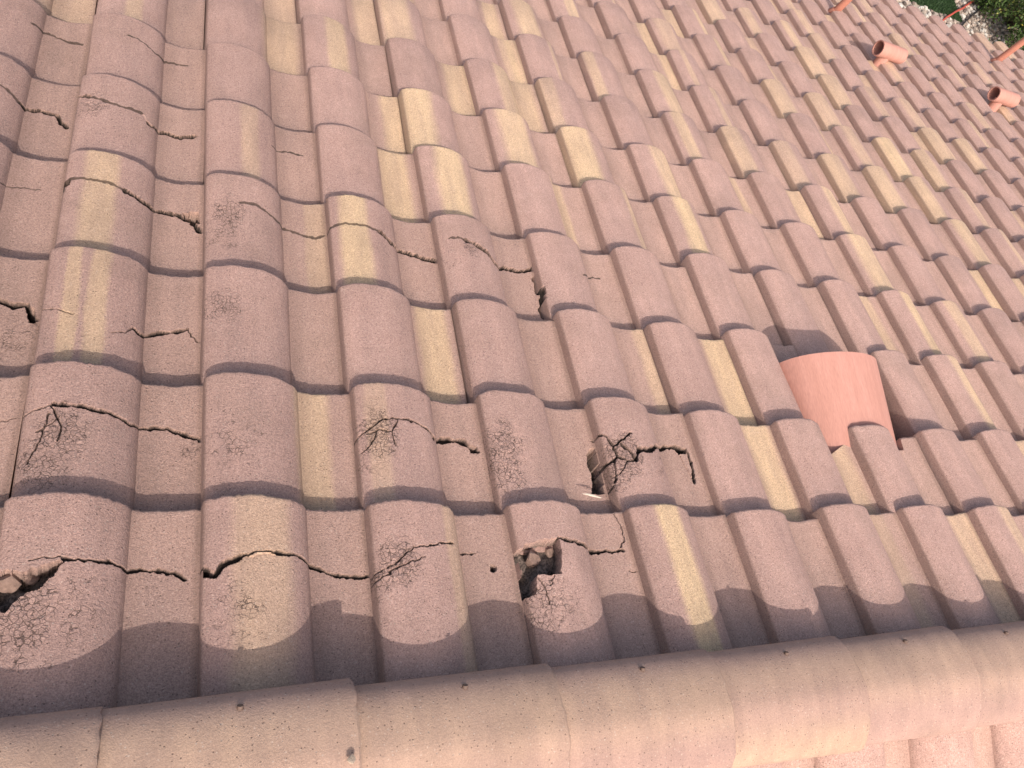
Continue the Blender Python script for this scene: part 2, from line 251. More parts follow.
    gate = M.rng(M.math('ADD', cz, M.math('MULTIPLY', M.math('SUBTRACT', M.noise(pos, 45, 2), .5), 1.3)), .28, .60)
    l1 = M.math('MULTIPLY', M.rng(e1, .085, .02), gate)
    l2 = M.math('MULTIPLY', M.rng(e2, .07, .02), M.math('MULTIPLY', gate, M.rng(cz, .35, .9)))
    line = M.math('MULTIPLY', M.math('MAXIMUM', l1, M.math('MULTIPLY', l2, .6)), M.rng(cz, .0, .12))
    col = M.mix(M.math('MULTIPLY', line, .82), col, (.075, .05, .042))
    raw = M.attr('raw')
    rawc = M.mix(M.rng(grain2, .35, .65), (.055, .042, .037), (.21, .16, .135))
    col = M.mix(M.math('MULTIPLY', raw, 1, clamp=True), col, rawc)
    col = M.mix(M.attr('crack'), col, (.040, .029, .024))
    dim = M.math('SUBTRACT', 1.0, M.attr('darken', 'OBJECT'))
    dk = M.n('VectorMath', operation='SCALE')
    M.put(col, dk.inputs[0])
    M.put(dim, dk.inputs['Scale'])
    col = dk.outputs[0]
    M.put(col, M.b.inputs['Base Color'])
    h = M.math('ADD', M.math('MULTIPLY', grain, 1.), M.math('MULTIPLY', grain2, 1.3))
    h = M.math('SUBTRACT', h, M.math('MULTIPLY', pit, .9))
    h = M.math('SUBTRACT', h, M.math('MULTIPLY', line, 1.6))
    M.bump(M.math('MULTIPLY', h, M.math('SUBTRACT', 1., M.math('MULTIPLY', M.attr('smooth', 'OBJECT'), .55))), BUMP, .0022)
    M.b.inputs['Roughness'].default_value = .93
    M.b.inputs['Specular IOR Level'].default_value = .2
    return M.m


def simple(name, a, b, scale, rough=.85, bump=.3, bdist=.002, stretch=(1, 1, 1)):
    M = NT(name)
    tc = M.n('TexCoord').outputs['Object']
    tc = M.vmul(tc, *stretch)
    n1 = M.noise(tc, scale, 5, .6)
    n2 = M.noise(tc, scale * 9, 3, .6)
    c = M.mix(M.rng(n1, .3, .7), a, b)
    c = M.mix(1.0, c, M.mix(M.rng(n2, .3, .7), (.88, .88, .88), (1.1, 1.1, 1.1)), 'MULTIPLY')
    M.put(c, M.b.inputs['Base Color'])
    M.bump(n2, bump, bdist)
    M.b.inputs['Roughness'].default_value = rough
    return M.m


def stones_mat():
    M = NT('river_stone')
    c = M.attr('shade', 'GEOMETRY', 'Color')
    tc = M.n('TexCoord').outputs['Object']
    n = M.noise(tc, 60, 3)
    M.put(M.mix(1.0, c, M.mix(M.rng(n, .3, .7), (.8, .8, .8), (1.15, 1.15, 1.15)), 'MULTIPLY'), M.b.inputs['Base Color'])
    M.b.inputs['Roughness'].default_value = .8
    return M.m


def leaf_mat(name):
    M = NT(name)
    c = M.attr('shade', 'GEOMETRY', 'Color')
    M.put(c, M.b.inputs['Base Color'])
    M.b.inputs['Roughness'].default_value = .55
    return M.m


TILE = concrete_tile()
TERRA = simple('terracotta', (.42, .21, .168), (.475, .245, .20), 9, .8, .25, .0015, (7, .6, .6))
TERRA_PIPE = simple('terracotta_paint', (.38, .155, .11), (.44, .19, .135), 14, .7, .2, .001)
FELT = simple('roofing_felt', (.035, .03, .028), (.06, .052, .047), 30, .95, .5, .003)
MORTAR = simple('mortar', (.32, .25, .195), (.42, .33, .26), 60, .95, .6, .004)
BROKEN = simple('broken_concrete', (.17, .112, .09), (.32, .215, .175), 90, .95, .7, .003)
STEEL = simple('rusty_steel', (.10, .06, .045), (.16, .11, .09), 200, .6, .3, .0005)
GROUND = simple('gravel_ground', (.26, .215, .18), (.36, .31, .27), 9, .95, .6, .01)
TURF = simple('turf_backing', (.016, .032, .012), (.026, .048, .018), 3, .9, .5, .01)
STONE = stones_mat()
LEAF = leaf_mat('shrub_leaf')
BLADE = leaf_mat('grass_blade')
BARK = simple('bark', (.10, .07, .05), (.17, .12, .09), 30, .9, .6, .006)
RED_HOSE = simple('red_rubber', (.33, .055, .04), (.38, .085, .06), 20, .6, .1, .001)
BLACK_HOSE = simple('black_rubber', (.02, .018, .018), (.035, .03, .03), 20, .6, .1, .001)
WOOD = simple('pale_wood', (.62, .52, .42), (.72, .62, .50), 60, .8, .3, .001, (1, 8, 8))
STUCCO = simple('stucco', (.52, .43, .33), (.58, .49, .38), 40, .95, .5, .004)
PAINT = simple('fascia_paint', (.30, .19, .14), (.34, .22, .165), 20, .7, .15, .001)


# ------------------------------------------------------------------ object helpers
def mesh_from(name, verts, faces, mat, smooth=True, sharp=38):
    me = bpy.data.meshes.new(name)
    me.from_pydata([tuple(map(float, v)) for v in verts], [], [tuple(map(int, f)) for f in faces])
    if mat:
        me.materials.append(mat)
    if smooth:
        me.shade_smooth()
        if sharp:
            me.set_sharp_from_angle(angle=math.radians(sharp))
    me.update()
    return me


def link(name, me, parent=None, label=None, cat=None, group=None, kind=None, local=None):
    o = bpy.data.objects.new(name, me)
    COL.objects.link(o)
    if parent:
        o.parent = parent
    if local is not None:
        o.matrix_local = local
    if label: o['label'] = label
    if cat: o['category'] = cat
    if group: o['group'] = group
    if kind: o['kind'] = kind
    return o


def bm_mesh(name, bm, mat, smooth=True, sharp=38):
    me = bpy.data.meshes.new(name)
    bmesh.ops.recalc_face_normals(bm, faces=bm.faces[:])
    bm.to_mesh(me)
    bm.free()
    me.materials.append(mat)
    if smooth:
        me.shade_smooth()
        me.set_sharp_from_angle(angle=math.radians(sharp))
    return me


def box(bm, x0, x1, y0, y1, z0, z1):
    vs = [bm.verts.new(p) for p in ((x0, y0, z0), (x1, y0, z0), (x1, y1, z0), (x0, y1, z0), (x0, y0, z1), (x1, y0, z1), (x1, y1, z1), (x0, y1, z1))]
    for f in ((3, 2, 1, 0), (4, 5, 6, 7), (0, 1, 5, 4), (1, 2, 6, 5), (2, 3, 7, 6), (3, 0, 4, 7)):
        bm.faces.new([vs[i] for i in f])


def tube(bm, pts, r, n=12, caps=True):
    """a round tube along a polyline"""
    pts = [Vector(p) for p in pts]
    rings = []
    up = Vector((0, 0, 1))
    for i, p in enumerate(pts):
        d = (pts[min(i + 1, len(pts) - 1)] - pts[max(i - 1, 0)]).normalized()
        a = d.cross(up if abs(d.z) < .9 else Vector((1, 0, 0))).normalized()
        b = d.cross(a)
        rr = r[i] if isinstance(r, (list, tuple)) else r
        rings.append([bm.verts.new(p + rr * (math.cos(t) * a + math.sin(t) * b)) for t in [2 * math.pi * k / n for k in range(n)]])
    for A, B in zip(rings[:-1], rings[1:]):
        for k in range(n):
            bm.faces.new((A[k], A[(k + 1) % n], B[(k + 1) % n], B[k]))
    if caps:
        bm.faces.new(rings[0][::-1])
        bm.faces.new(rings[-1])


rs = np.random.RandomState(7)
NOISE = rs.rand(256, 256)


def vnoise(x, y):
    """smooth value noise, 0 to 1"""
    xi = np.floor(x).astype(int); yi = np.floor(y).astype(int)
    fx = x - xi; fy = y - yi
    fx = fx * fx * (3 - 2 * fx); fy = fy * fy * (3 - 2 * fy)
    g = lambda a, b: NOISE[a % 256, b % 256]
    return (g(xi, yi) * (1 - fx) + g(xi + 1, yi) * fx) * (1 - fy) + (g(xi, yi + 1) * (1 - fx) + g(xi + 1, yi + 1) * fx) * fy


# ------------------------------------------------------------------ the tile: a roll and a pan in one piece
ROLL_X = np.array([.016, .045, .11, .20, .30, .39, .47, .53, .58, .612, .632])
ROLL_Z = np.array([.040, .064, .090, .108, .109, .098, .075, .047, .013, -.022, -.056])
PAN_X = np.array([.632, .68, .74, .81, .88, .94, 1.02])
PAN_Z = np.array([-.060, -.068, -.076, -.078, -.071, -.058, -.040])


def catmull(xs, zs, x):
    m = np.gradient(zs, xs)
    i = np.clip(np.searchsorted(xs, x) - 1, 0, len(xs) - 2)
    h = xs[i + 1] - xs[i]
    t = np.clip((x - xs[i]) / h, 0, 1)
    return ((2 * t**3 - 3 * t**2 + 1) * zs[i] + (t**3 - 2 * t**2 + t) * h * m[i] + (-2 * t**3 + 3 * t**2) * zs[i + 1] + (t**3 - t**2) * h * m[i + 1])


def profile(u):
    """height of the tile face across its width, in widths"""
    z = np.where(u < .632, catmull(ROLL_X, ROLL_Z, u), catmull(PAN_X, PAN_Z, u))
    z = np.where(u < .016, np.interp(u, [0, .003, .010, .016], [-.105, -.085, .028, .040]), z)   # the flank of the roll
    return z


LEN = E * 1.26


def grid_tile(name, us, ys, features=None, rough=.0012, rseed=0, far=1., cut=None):
    """heightfield tile: us across (0..1.004), ys along in metres (0 = nose, negative up the slope)"""
    us = np.asarray(us); ys = np.asarray(ys)
    nx, ny = len(us), len(ys)
    U, Y = np.meshgrid(us, ys, indexing='ij')
    X = U * W
    Z = profile(U) * W + Y * STEP / E
    Z += (vnoise(U * 5 + rseed * 7.3, Y * 9 + rseed) - .5) * .0022
    # worn, slightly ragged nose edge
    rag = (vnoise(U * 45 + 11 * rseed, 0 * U + rseed) - .5) * 2 * rough + (vnoise(U * 9 + 5 * rseed, 0 * U) - .5) * rough * 2
    near = np.clip(1 + Y / .03, 0, 1)
    Y2 = Y + rag * near
    if cut is not None:                  # nose sawn back across part of the width
        lim = np.interp(U, cut[0], cut[1])
        Y2 = np.minimum(Y2, lim)
        Z += np.where(Y > lim, (lim - Y) * STEP / E, 0)
    bev = np.clip(1 + Y / .006, 0, 1)
    Z -= .0032 * bev**2
    raw = np.zeros_like(Z); craze = np.zeros_like(Z); dug = np.zeros_like(Z); crack = np.zeros_like(Z)
    if features:
        segs, holes, spots = features
        mx = X * 1000; my = Y * 1000
        jx = mx + (vnoise(mx / 7 + rseed, my / 7) - .5) * 3.6 + (vnoise(mx / 2.6, my / 2.6 + rseed) - .5) * 1.1
        jy = my + (vnoise(mx / 7 + 40, my / 7 + rseed) - .5) * 5.0 + (vnoise(mx / 2.6 + 9, my / 2.6) - .5) * 1.4 * (far == 1)
        main = [s for s in segs if s[4] >= 2.3]
        if main:
            pts = sorted([(s[0], s[1]) for s in main] + [(s[2], s[3]) for s in main])
            px = np.array([p[0] for p in pts]); py = np.array([p[1] for p in pts])
            yc = np.interp(jx, px, py)
            lift = np.where(jy > yc, 1., 0.) * np.clip((mx - px[0] + 12) / 18, 0, 1) * np.clip((px[-1] + 12 - mx) / 18, 0, 1)
            Z += lift * (.0016 if far == 1 else .0002)
            Z -= (1 - lift) * np.clip((mx - px[0] + 5) / 18, 0, 1) * np.clip((px[-1] + 5 - mx) / 18, 0, 1) * np.clip(1 - (yc - jy) / 60, 0, 1) * .0016
        for (x0, y0, x1, y1, hw) in segs:
            dx, dy = x1 - x0, y1 - y0
            t = np.clip(((jx - x0) * dx + (jy - y0) * dy) / (dx * dx + dy * dy + 1e-9), 0, 1)
            d = np.hypot(jx - x0 - t * dx, jy - y0 - t * dy)
            hw2 = (max(hw * .95, .7) if hw > 2.0 else max(hw * .55, .55)) * (.5 + 1.0 * vnoise(mx / 16 + 3, my / 16 + rseed))
            thin = far < 1 and hw <= 3.5
            if far < 1: hw2 = hw2 * (1.05 if hw > 3.5 else .7)
            k = np.clip((hw2 + .55 - d) / 1.1, 0, 1)
            dep = .0008 if thin else .0030 + .0095 * min(hw / 4.0, 1.6)
            Z0k = k * dep
            Z = Z - np.maximum(0, Z0k - dug); dug = np.maximum(dug, Z0k)
            crack = np.maximum(crack, np.clip((hw2 + (1.6 if thin else .95 if far == 1 else 1.35) - d) / 1.0, 0, 1) * (.75 if hw < 1.9 else 1. if far == 1 or hw > 3.5 else .85))
        for poly in holes:
            P = np.array(poly)
            ins = np.zeros(X.shape, bool)
            for (ax, ay), (bx, by) in zip(P, np.roll(P, -1, 0)):
                c = ((ay > jy) != (by > jy)) & (jx < (bx - ax) * (jy - ay) / (by - ay + 1e-9) + ax)
                ins ^= c
            big = np.ptp(P[:, 0]) * np.ptp(P[:, 1]) > 500
            nz = vnoise(mx / 9 + 2 * rseed, my / 9)
            depth = (.030 + .025 * vnoise(mx / 17 + rseed, my / 17)) if big else (.012 + .02 * nz)
            Z = np.where(ins, Z - depth, Z)
            raw = np.where(ins, 1, raw)
        for (cx, cy, rad, s) in spots:
            d = np.hypot(mx - cx, (my - cy) * .8)
            craze = np.maximum(craze, s * far * np.clip(1.25 - d / rad, 0, 1)**.7)
        Z += craze * (vnoise(mx / 7, my / 7 + rseed) - .5) * .0024
    verts = np.stack([X, Y2, Z], -1).reshape(-1, 3)
    idx = np.arange(nx * ny).reshape(nx, ny)
    quads = np.stack([idx[:-1, :-1], idx[1:, :-1], idx[1:, 1:], idx[:-1, 1:]], -1).reshape(-1, 4)
    # skirt: the thickness at the nose and the two sides
    loop = np.concatenate([idx[:, -1], idx[-1, -2::-1], idx[-2::-1, 0], idx[0, 1:-1]])
    low = verts[loop] - [0, 0, .027]
    n0 = len(verts)
    verts = np.vstack([verts, low])
    k = np.arange(len(loop)); k2 = (k + 1) % len(loop)
    sk = np.stack([loop[k2], loop[k], n0 + k, n0 + k2], -1)
    quads = np.vstack([quads, sk])
    me = bpy.data.meshes.new(name)
    me.vertices.add(len(verts)); me.loops.add(quads.size); me.polygons.add(len(quads))
    me.vertices.foreach_set('co', verts.astype(np.float32).ravel())
    me.loops.foreach_set('vertex_index', quads.astype(np.int32).ravel())
    me.polygons.foreach_set('loop_start', np.arange(0, quads.size, 4, dtype=np.int32))
    me.update(calc_edges=True)
    uvv = np.stack([verts[:, 0] / W, verts[:, 1] / E], -1)
    # side faces carry a little of the height into the map so the grain does not smear
    uvv[n0:, 1] += .085
    lay = me.uv_layers.new(name='tile_uv')
    lay.data.foreach_set('uv', uvv[quads.ravel()].astype(np.float32).ravel())
    if features:
        for nm, arr in (('raw', raw), ('craze', craze), ('crack', crack)):
            a = me.attributes.new(nm, 'FLOAT', 'POINT')
            a.data.foreach_set('value', np.concatenate([arr.ravel(), arr.ravel()[loop]]).astype(np.float32))
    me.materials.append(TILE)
    me.shade_smooth()
    me.set_sharp_from_angle(angle=math.radians(40))
    me.validate()
    return me


EDGE_U = [0, .003, .010, .016, .030]
END_U = [.985, 1.001, 1.014]        # laps under the next roll
GAP_U = [.978, .986, .990]           # stops short: an open joint
CREASE = [.615, .625, .632, .640]
U_FAR = EDGE_U + list(np.linspace(.08, .59, 10)) + CREASE + list(np.linspace(.69, .94, 5)) + END_U
U_FAR_GAP = U_FAR[:-3] + GAP_U
U_NEAR = EDGE_U + list(np.linspace(.042, .605, 38)) + CREASE + list(np.linspace(.652, .978, 24)) + END_U
U_NEAR_GAP = [u for u in U_NEAR[:-3] if u < .975] + GAP_U
Y_FAR = [-LEN, -E, -E * .5, -.006, -.003, 0]
Y_NEAR = [-LEN, -E, -.26, -.2, -.14, -.08, -.03, -.012, -.006, -.004, -.002, 0]
FAR = [grid_tile('roof_tile', U_FAR_GAP if i > 2 else U_FAR, Y_FAR, rough=.0012, rseed=i + 20) for i in range(6)]
NEAR = [grid_tile('roof_tile', U_NEAR_GAP if i > 6 else U_NEAR, Y_NEAR, rough=.0016, rseed=i + 3) for i in range(12)]


def cracked(key, i):
    segs = CRACKS.get(key, []); holes = HOLES.get(key, []); spots = CRAZE.get(key, [])
    ysn = [s[1] for s in segs] + [s[3] for s in segs] + [p[1] for h in holes for p in h]
    fine = 1.3 if key[1] < 3 else 1.5
    if not ysn:
        ys = list(np.arange(-LEN * 1000, -6, 6.)) + [-6, -4, -2, 0]
        us = U_NEAR
    else:
        a = max(min(ysn) - 8, -E * 1000 - 20); b = min(max(ysn) + 8, -6)
        ys = list(np.arange(-LEN * 1000, a, 9.)) + list(np.arange(a, b, fine)) + list(np.arange(b, -6, 6.)) + [-6, -4, -2, 0]
        ys = [y for j, y in enumerate(ys) if j == 0 or y > ys[j - 1] + .2]
        us = EDGE_U + list(np.arange(.034, .980, fine / 300)) + END_U
    return grid_tile('roof_tile', us, np.array(ys) / 1000., (segs, holes, spots), rough=.0018, rseed=i + 31, far=1. if key[1] < 3 else .7)


# ------------------------------------------------------------------ roof and its tiles
roof = link('tiled_roof', None, label='pink and buff tiled roof slope running down from its ridge to the garden', cat='roof')
roof.matrix_world = ROOF
rnd = random.Random(4)
ENDROW = 16
LABELS = {
    (-1, 0): 'roof tile with a crack running into a jagged open hole', (0, 0): 'roof tile cracked right across below its roll',
    (1, 0): 'roof tile with a net of fine cracks on its roll', (2, 0): 'roof tile with a deep broken hole on its roll',
    (-1, 1): 'roof tile with a crack and crazing across its roll', (1, 1): 'roof tile with a crack opening wide in its pan',
    (2, 1): 'roof tile with crazed roll and its right edge broken away', (3, 1): 'roof tile with shattered roll and a stepped crack',
    (-1, 2): 'roof tile with two buff bands and a short crack', (-2, 2): 'roof tile with a black gap along its joint',
    (-1, 3): 'buff banded roof tile with a crack into its pan', (0, 3): 'roof tile with crazed roll and hairline crack',
    (1, 3): 'buff banded roof tile cracked across with raised edge', (2, 3): 'roof tile with a raised broken crack over its roll',
    (-1, 4): 'roof tile cracked across roll and pan', (-2, 4): 'roof tile with a crack opening in its pan',
}


def bands_for(key, near):
    r_ = key[1]
    if key in BANDS:
        b = [tuple(x) for x in BANDS[key]]
    elif near:
        b = []
    else:
        r = rnd.random()
        b = []
        if r < .30:
            b = [(rnd.uniform(.1, .5), rnd.uniform(.10, .22), rnd.uniform(.4, .75))]
        elif r < .48:
            b = [(rnd.uniform(.68, .92), rnd.uniform(.10, .2), rnd.uniform(.35, .7))]
        elif r < .58:
            b = [(rnd.uniform(.2, .8), rnd.uniform(.03, .07), rnd.uniform(.3, .6))]
    if r_ > 5: b = [(x[0], x[1], x[2] * .85) for x in b]
    return (b + [(-5., .1, 0.), (-5., .1, 0.)])[:2]


CUT = {(5, 1): ([0, .60, .635, 1., 1.02], [.01, .01, -.085, -.030, -.030]), (6, 1): ([0, .62, .65, .80, .84, 1.02], [.01, .01, -.050, -.045, .01, .01])}


def nose_v(c, r):
    v = ROWV[r]
    if (c, r) in DV: v += DV[(c, r)]
    elif c < 0 and (0, r) in DV: v += DV[(0, r)]
    return v


class Lump:
    """tiles past the frame, joined"""
    def __init__(s): s.v, s.f, s.uv, s.sd, s.b, s.n = [], [], [], [], [], 0
    def add(s, me, mat, band, seed):
        n = len(me.vertices)
        co_ = np.empty(n * 3, np.float32); me.vertices.foreach_get('co', co_); co_ = co_.reshape(-1, 3)
        M4 = np.array(mat)
        s.v.append(co_ @ M4[:3, :3].T + M4[:3, 3])
        q = np.empty(len(me.loops), np.int32); me.loops.foreach_get('vertex_index', q)
        s.f.append(q + s.n); s.n += n
        uv = np.empty(len(me.loops) * 2, np.float32); me.uv_layers[0].data.foreach_get('uv', uv)
        s.uv.append(uv); s.sd.append(np.full(n, seed)); s.b.append(np.tile(band, (n, 1)))
    def build(s, name, parent):
        v = np.vstack(s.v); q = np.concatenate(s.f)
        me = bpy.data.meshes.new(name)
        me.vertices.add(len(v)); me.loops.add(len(q)); me.polygons.add(len(q) // 4)
        me.vertices.foreach_set('co', v.astype(np.float32).ravel()); me.loops.foreach_set('vertex_index', q)
        me.polygons.foreach_set('loop_start', np.arange(0, len(q), 4, dtype=np.int32)); me.update(calc_edges=True)
        me.uv_layers.new(name='tile_uv').data.foreach_set('uv', np.concatenate(s.uv))
        me.attributes.new('seed', 'FLOAT', 'POINT').data.foreach_set('value', np.concatenate(s.sd).astype(np.float32))
        me.attributes.new('band_a_m', 'FLOAT_VECTOR', 'POINT').data.foreach_set('vector', np.vstack(s.b).astype(np.float32).ravel())
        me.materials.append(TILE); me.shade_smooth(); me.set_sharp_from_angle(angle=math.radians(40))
        return link(name, me, parent, kind='stuff')


lump = Lump()
GONE = {(6, 2)}                      # this tile's place is taken by the clay vent hood
ci = 0
for r in range(ENDROW + 1):
    for c in range(-7, 31):
        if (c, r) in GONE: continue
        key = (c, r)
        near = r <= 4 and c <= 6
        seen = r in COLS and COLS[r][0] <= c <= COLS[r][1]
        jz = rnd.uniform(-.002, .002)
        M = Matrix.Translation((c * W + DX.get(key, 0) + rnd.uniform(-.0015, .0015), nose_v(c, r) + rnd.uniform(-.002, .002), jz)) @ Matrix.Rotation(math.radians(rnd.uniform(-.55, .55)), 4, 'Z') @ Matrix.Rotation(math.radians(rnd.uniform(-.3, .3)), 4, 'X')
        b = bands_for(key, near)
        if not seen:
            lump.add(rnd.choice(FAR), M, b[0], rnd.random() * 3)
            continue
        if key in CUT:
            me = grid_tile('roof_tile', U_NEAR, [-LEN, -E, -.26, -.2, -.14] + [-.12 + .004 * j for j in range(30)] + [0], rough=.0016, rseed=77 + c, cut=CUT[key])
        elif key in CRACKS or key in HOLES or key in CRAZE:
            me = cracked(key, ci); ci += 1
        else:
            me = NEAR[rnd.randrange(7 if c < 1 else 12)] if (r <= 5 and c <= 9) else FAR[rnd.randrange(6)]
        o = link('roof_tile', me, roof, label=LABELS.get(key), local=M)
        o['band_a'] = b[0]; o['band_b'] = b[1]
        left = max(0, 1 - (c + 2 + r * .4) / 8.)
        o['darken'] = float(max(0, SHIFT_W * left + rnd.uniform(-.03, .04)))  # darker towards the left of the lower courses
    o['tone'] = float(min(1, max(0, .15 + .55 * left + rnd.uniform(-.18, .18))))

# ------------------------------------------------------------------ the far side of the ridge
RV = -.457                            # the ridge line, up the slope from the first course
SLOPE2 = ROOF.inverted() @ (Matrix.Translation(ROOF @ Vector((0, RV, -.004))) @ Matrix.Rotation(math.pi, 4, 'Z') @ Matrix.Rotation(-PITCH, 4, 'X'))
for r in range(2):
    for k in range(-30, 8):
        M = SLOPE2 @ Matrix.Translation((k * W + BACK_X, .425 + r * .318, rnd.uniform(-.001, .001)))
        b = bands_for((99, k), True)
        if r == 0 and -22 <= k <= -14:
            o = link('roof_tile', NEAR[rnd.randrange(7)], roof, local=M)
            o['band_a'] = b[0]; o['band_b'] = b[1]; o['tone'] = .3; o['darken'] = .27  # back slope colour darkened to offset the full sun on it
        else:
            lump.add(rnd.choice(FAR), M, b[0], rnd.random() * 3)
lump.build('roof_tile', roof)

# deck of black felt on boards under the tiles, both slopes
bm = bmesh.new()
box(bm, -2.6, 9.4, RV + .02, ROWV[16] - .06, -.13, -.085)
link('roof_deck', bm_mesh('roof_deck', bm, FELT, False), roof)
bm = bmesh.new()
box(bm, -9.4, 2.6, .02, 1.0, -.13, -.085)
link('roof_deck', bm_mesh('roof_deck', bm, FELT, False), roof, local=SLOPE2)
bm = bmesh.new()
box(bm, -2.6, 9.4, ROWV[16] - .05, ROWV[16] - .02, -.28, -.075)
link('fascia', bm_mesh('fascia', bm, PAINT, False), roof)
bm = bmesh.new()
box(bm, -2.6, 9.4, RV - .045, RV + .045, -.10, .008)
link('mortar_bed', bm_mesh('mortar_bed', bm, MORTAR, False), roof)

# ------------------------------------------------------------------ ridge tiles
CAP_L = .43; CAP_E = .357
CAP_CELL = 26


def cap_mesh(seed):
    nphi, nl = 34, 12
    ls = list(np.linspace(0, CAP_L - .008, nl)) + [CAP_L - .004, CAP_L]
    V, UVS = [], []
    for i, l in enumerate(ls):
        t = l / CAP_L
        a = .105 + .011 * t
        hgt = .040 + .011 * t
        for k in range(nphi):
            f = k / (nphi - 1)
            ph = math.pi * (f - .5)
            cy = math.copysign(abs(math.sin(ph))**.86, ph) * a
            cz = (abs(math.cos(ph))**.80) * hgt - .0035 * (l > CAP_L - .002)
            # sides drop along each slope
            drop = abs(cy) * math.tan(PITCH) * .55
            ex = (float(vnoise(np.array([f * 30 + seed * 3]), np.array([seed * 1.7]))[0]) - .5) * .006 * (t > .9)
            j = (float(vnoise(np.array([f * 4 + seed]), np.array([l * 9]))[0]) - .5) * .003
            V.append((l + ex, cy, cz - drop + j + .015))
            UVS.append((f, l / .318))
    n = len(ls); F = []
    for i in range(n - 1):
        for k in range(nphi - 1):
            F.append((i * nphi + k, (i + 1) * nphi + k, (i + 1) * nphi + k + 1, i * nphi + k + 1))
    base = len(V)
    # inner face, 14 mm in, and the rims joining both
    for (x, y, z), q in zip(V[:base], UVS[:base]):
        s = 1 - .014 / .11
        V.append((x, y * s, z * s - .004)); UVS.append((q[0], q[1] + .04))
    G = [tuple(base + i for i in f[::-1]) for f in F]
    for k in range(nphi - 1):
        e = (n - 1) * nphi
        F.append((e + k, base + e + k, base + e + k + 1, e + k + 1))
        F.append((k + 1, base + k + 1, base + k, k))
    for i in range(n - 1):
        F.append((i * nphi, base + i * nphi, base + (i + 1) * nphi, (i + 1) * nphi))
        a0 = i * nphi + nphi - 1; b0 = (i + 1) * nphi + nphi - 1
        F.append((a0, b0, base + b0, base + a0))
    F += G
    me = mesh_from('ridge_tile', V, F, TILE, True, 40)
    lay = me.uv_layers.new(name='tile_uv')
    li = np.empty(len(me.loops), np.int32); me.loops.foreach_get('vertex_index', li)
    lay.data.foreach_set('uv', np.array(UVS, np.float32)[li].ravel())
    return me


bm = bmesh.new()
bmesh.ops.create_cone(bm, cap_ends=True, segments=10, radius1=.0052, radius2=.0045, depth=.005)
NAIL = bm_mesh('nail', bm, STEEL)
CAPM = RIDGE = Matrix.Translation((0, RV, 0)) @ Matrix.Rotation(PITCH, 4, 'X')       # ridge frame: level across, x along
CAP_BANDS = [((.58, .14, .40), (.12, .1, .0)), ((.60, .13, .45), (.15, .1, .15)), ((.58, .14, .5), (.1, .1, .0)), ((.58, .13, .5), (.1, .08, .0)),
             ((.20, .16, .55), (.62, .10, .4)), ((.60, .13, .45), (.2, .1, .0)), ((.58, .14, .4), (.1, .1, .0)), ((.6, .12, .4), (.1, .1, 0.))]
for k in range(-5, 22):
    x0 = -.44 * W - CAP_L + k * CAP_E
    M = RIDGE @ Matrix.Translation((x0, 0, -.005)) @ Matrix.Rotation(math.radians(-1.0), 4, 'Y') @ Matrix.Rotation(math.radians(rnd.uniform(-.5, .5)), 4, 'Z') @ Matrix.Translation((0, rnd.uniform(-.002, .002), 0))
    o = link('ridge_tile', cap_mesh(k + 9), roof, local=M)
    b = CAP_BANDS[k % len(CAP_BANDS)]
    o['band_a'] = b[0]; o['band_b'] = b[1]; o['tone'] = .55; o['smooth'] = 1.0
    o['darken'] = .21 + rnd.uniform(-.03, .03)  # cap colour darkened to offset the sun falling square on the ridge
    nl = link('nail', NAIL, o, local=Matrix.Translation((CAP_L * .60, .090, .0335)) @ Matrix.Rotation(math.radians(-60), 4, 'X'))


# ------------------------------------------------------------------ clay vent hoods and pipes
def hood(name, u, v, n, L, r0, r1, h0, h1, rise, yaw, label):
    """a half-round clay hood, tucked in at the upper end and flaring open down the slope"""
    nphi, nl, th = 29, 14, .012
    V = []
    for shell in (0, 1):
        for i in range(nl):
            t = i / (nl - 1)
            r = (r0 + (r1 - r0) * t) - th * shell
            h = (h0 + (h1 - h0) * t) - th * shell
            for k in range(nphi):
                ph = math.pi * k / (nphi - 1)
                V.append((-math.cos(ph) * r, t * L, math.sin(ph)**.85 * h))
    F = []
    S = nl * nphi
    for i in range(nl - 1):
        for k in range(nphi - 1):
            q = (i * nphi + k, i * nphi + k + 1, (i + 1) * nphi + k + 1, (i + 1) * nphi + k)
            F.append(q); F.append(tuple(S + x for x in q[::-1]))
    for k in range(nphi - 1):
        e = (nl - 1) * nphi
        F.append((e + k, e + k + 1, S + e + k + 1, S + e + k)); F.append((k + 1, k, S + k, S + k + 1))
    for i in range(nl - 1):
        F.append((i * nphi, (i + 1) * nphi, S + (i + 1) * nphi, S + i * nphi))
        a = i * nphi + nphi - 1; b = (i + 1) * nphi + nphi - 1
        F.append((b, a, S + a, S + b))
    o = link(name, mesh_from(name, V, F, TERRA, True, 40), label=label, cat='vent')
    o.matrix_world = ROOF @ Matrix.Translation((u, v, n)) @ Matrix.Rotation(yaw, 4, 'Z') @ Matrix.Rotation(rise, 4, 'X')
    return o


hood('vent_hood', *HOOD, 'large plain terracotta vent hood tucked between the pink tiles')


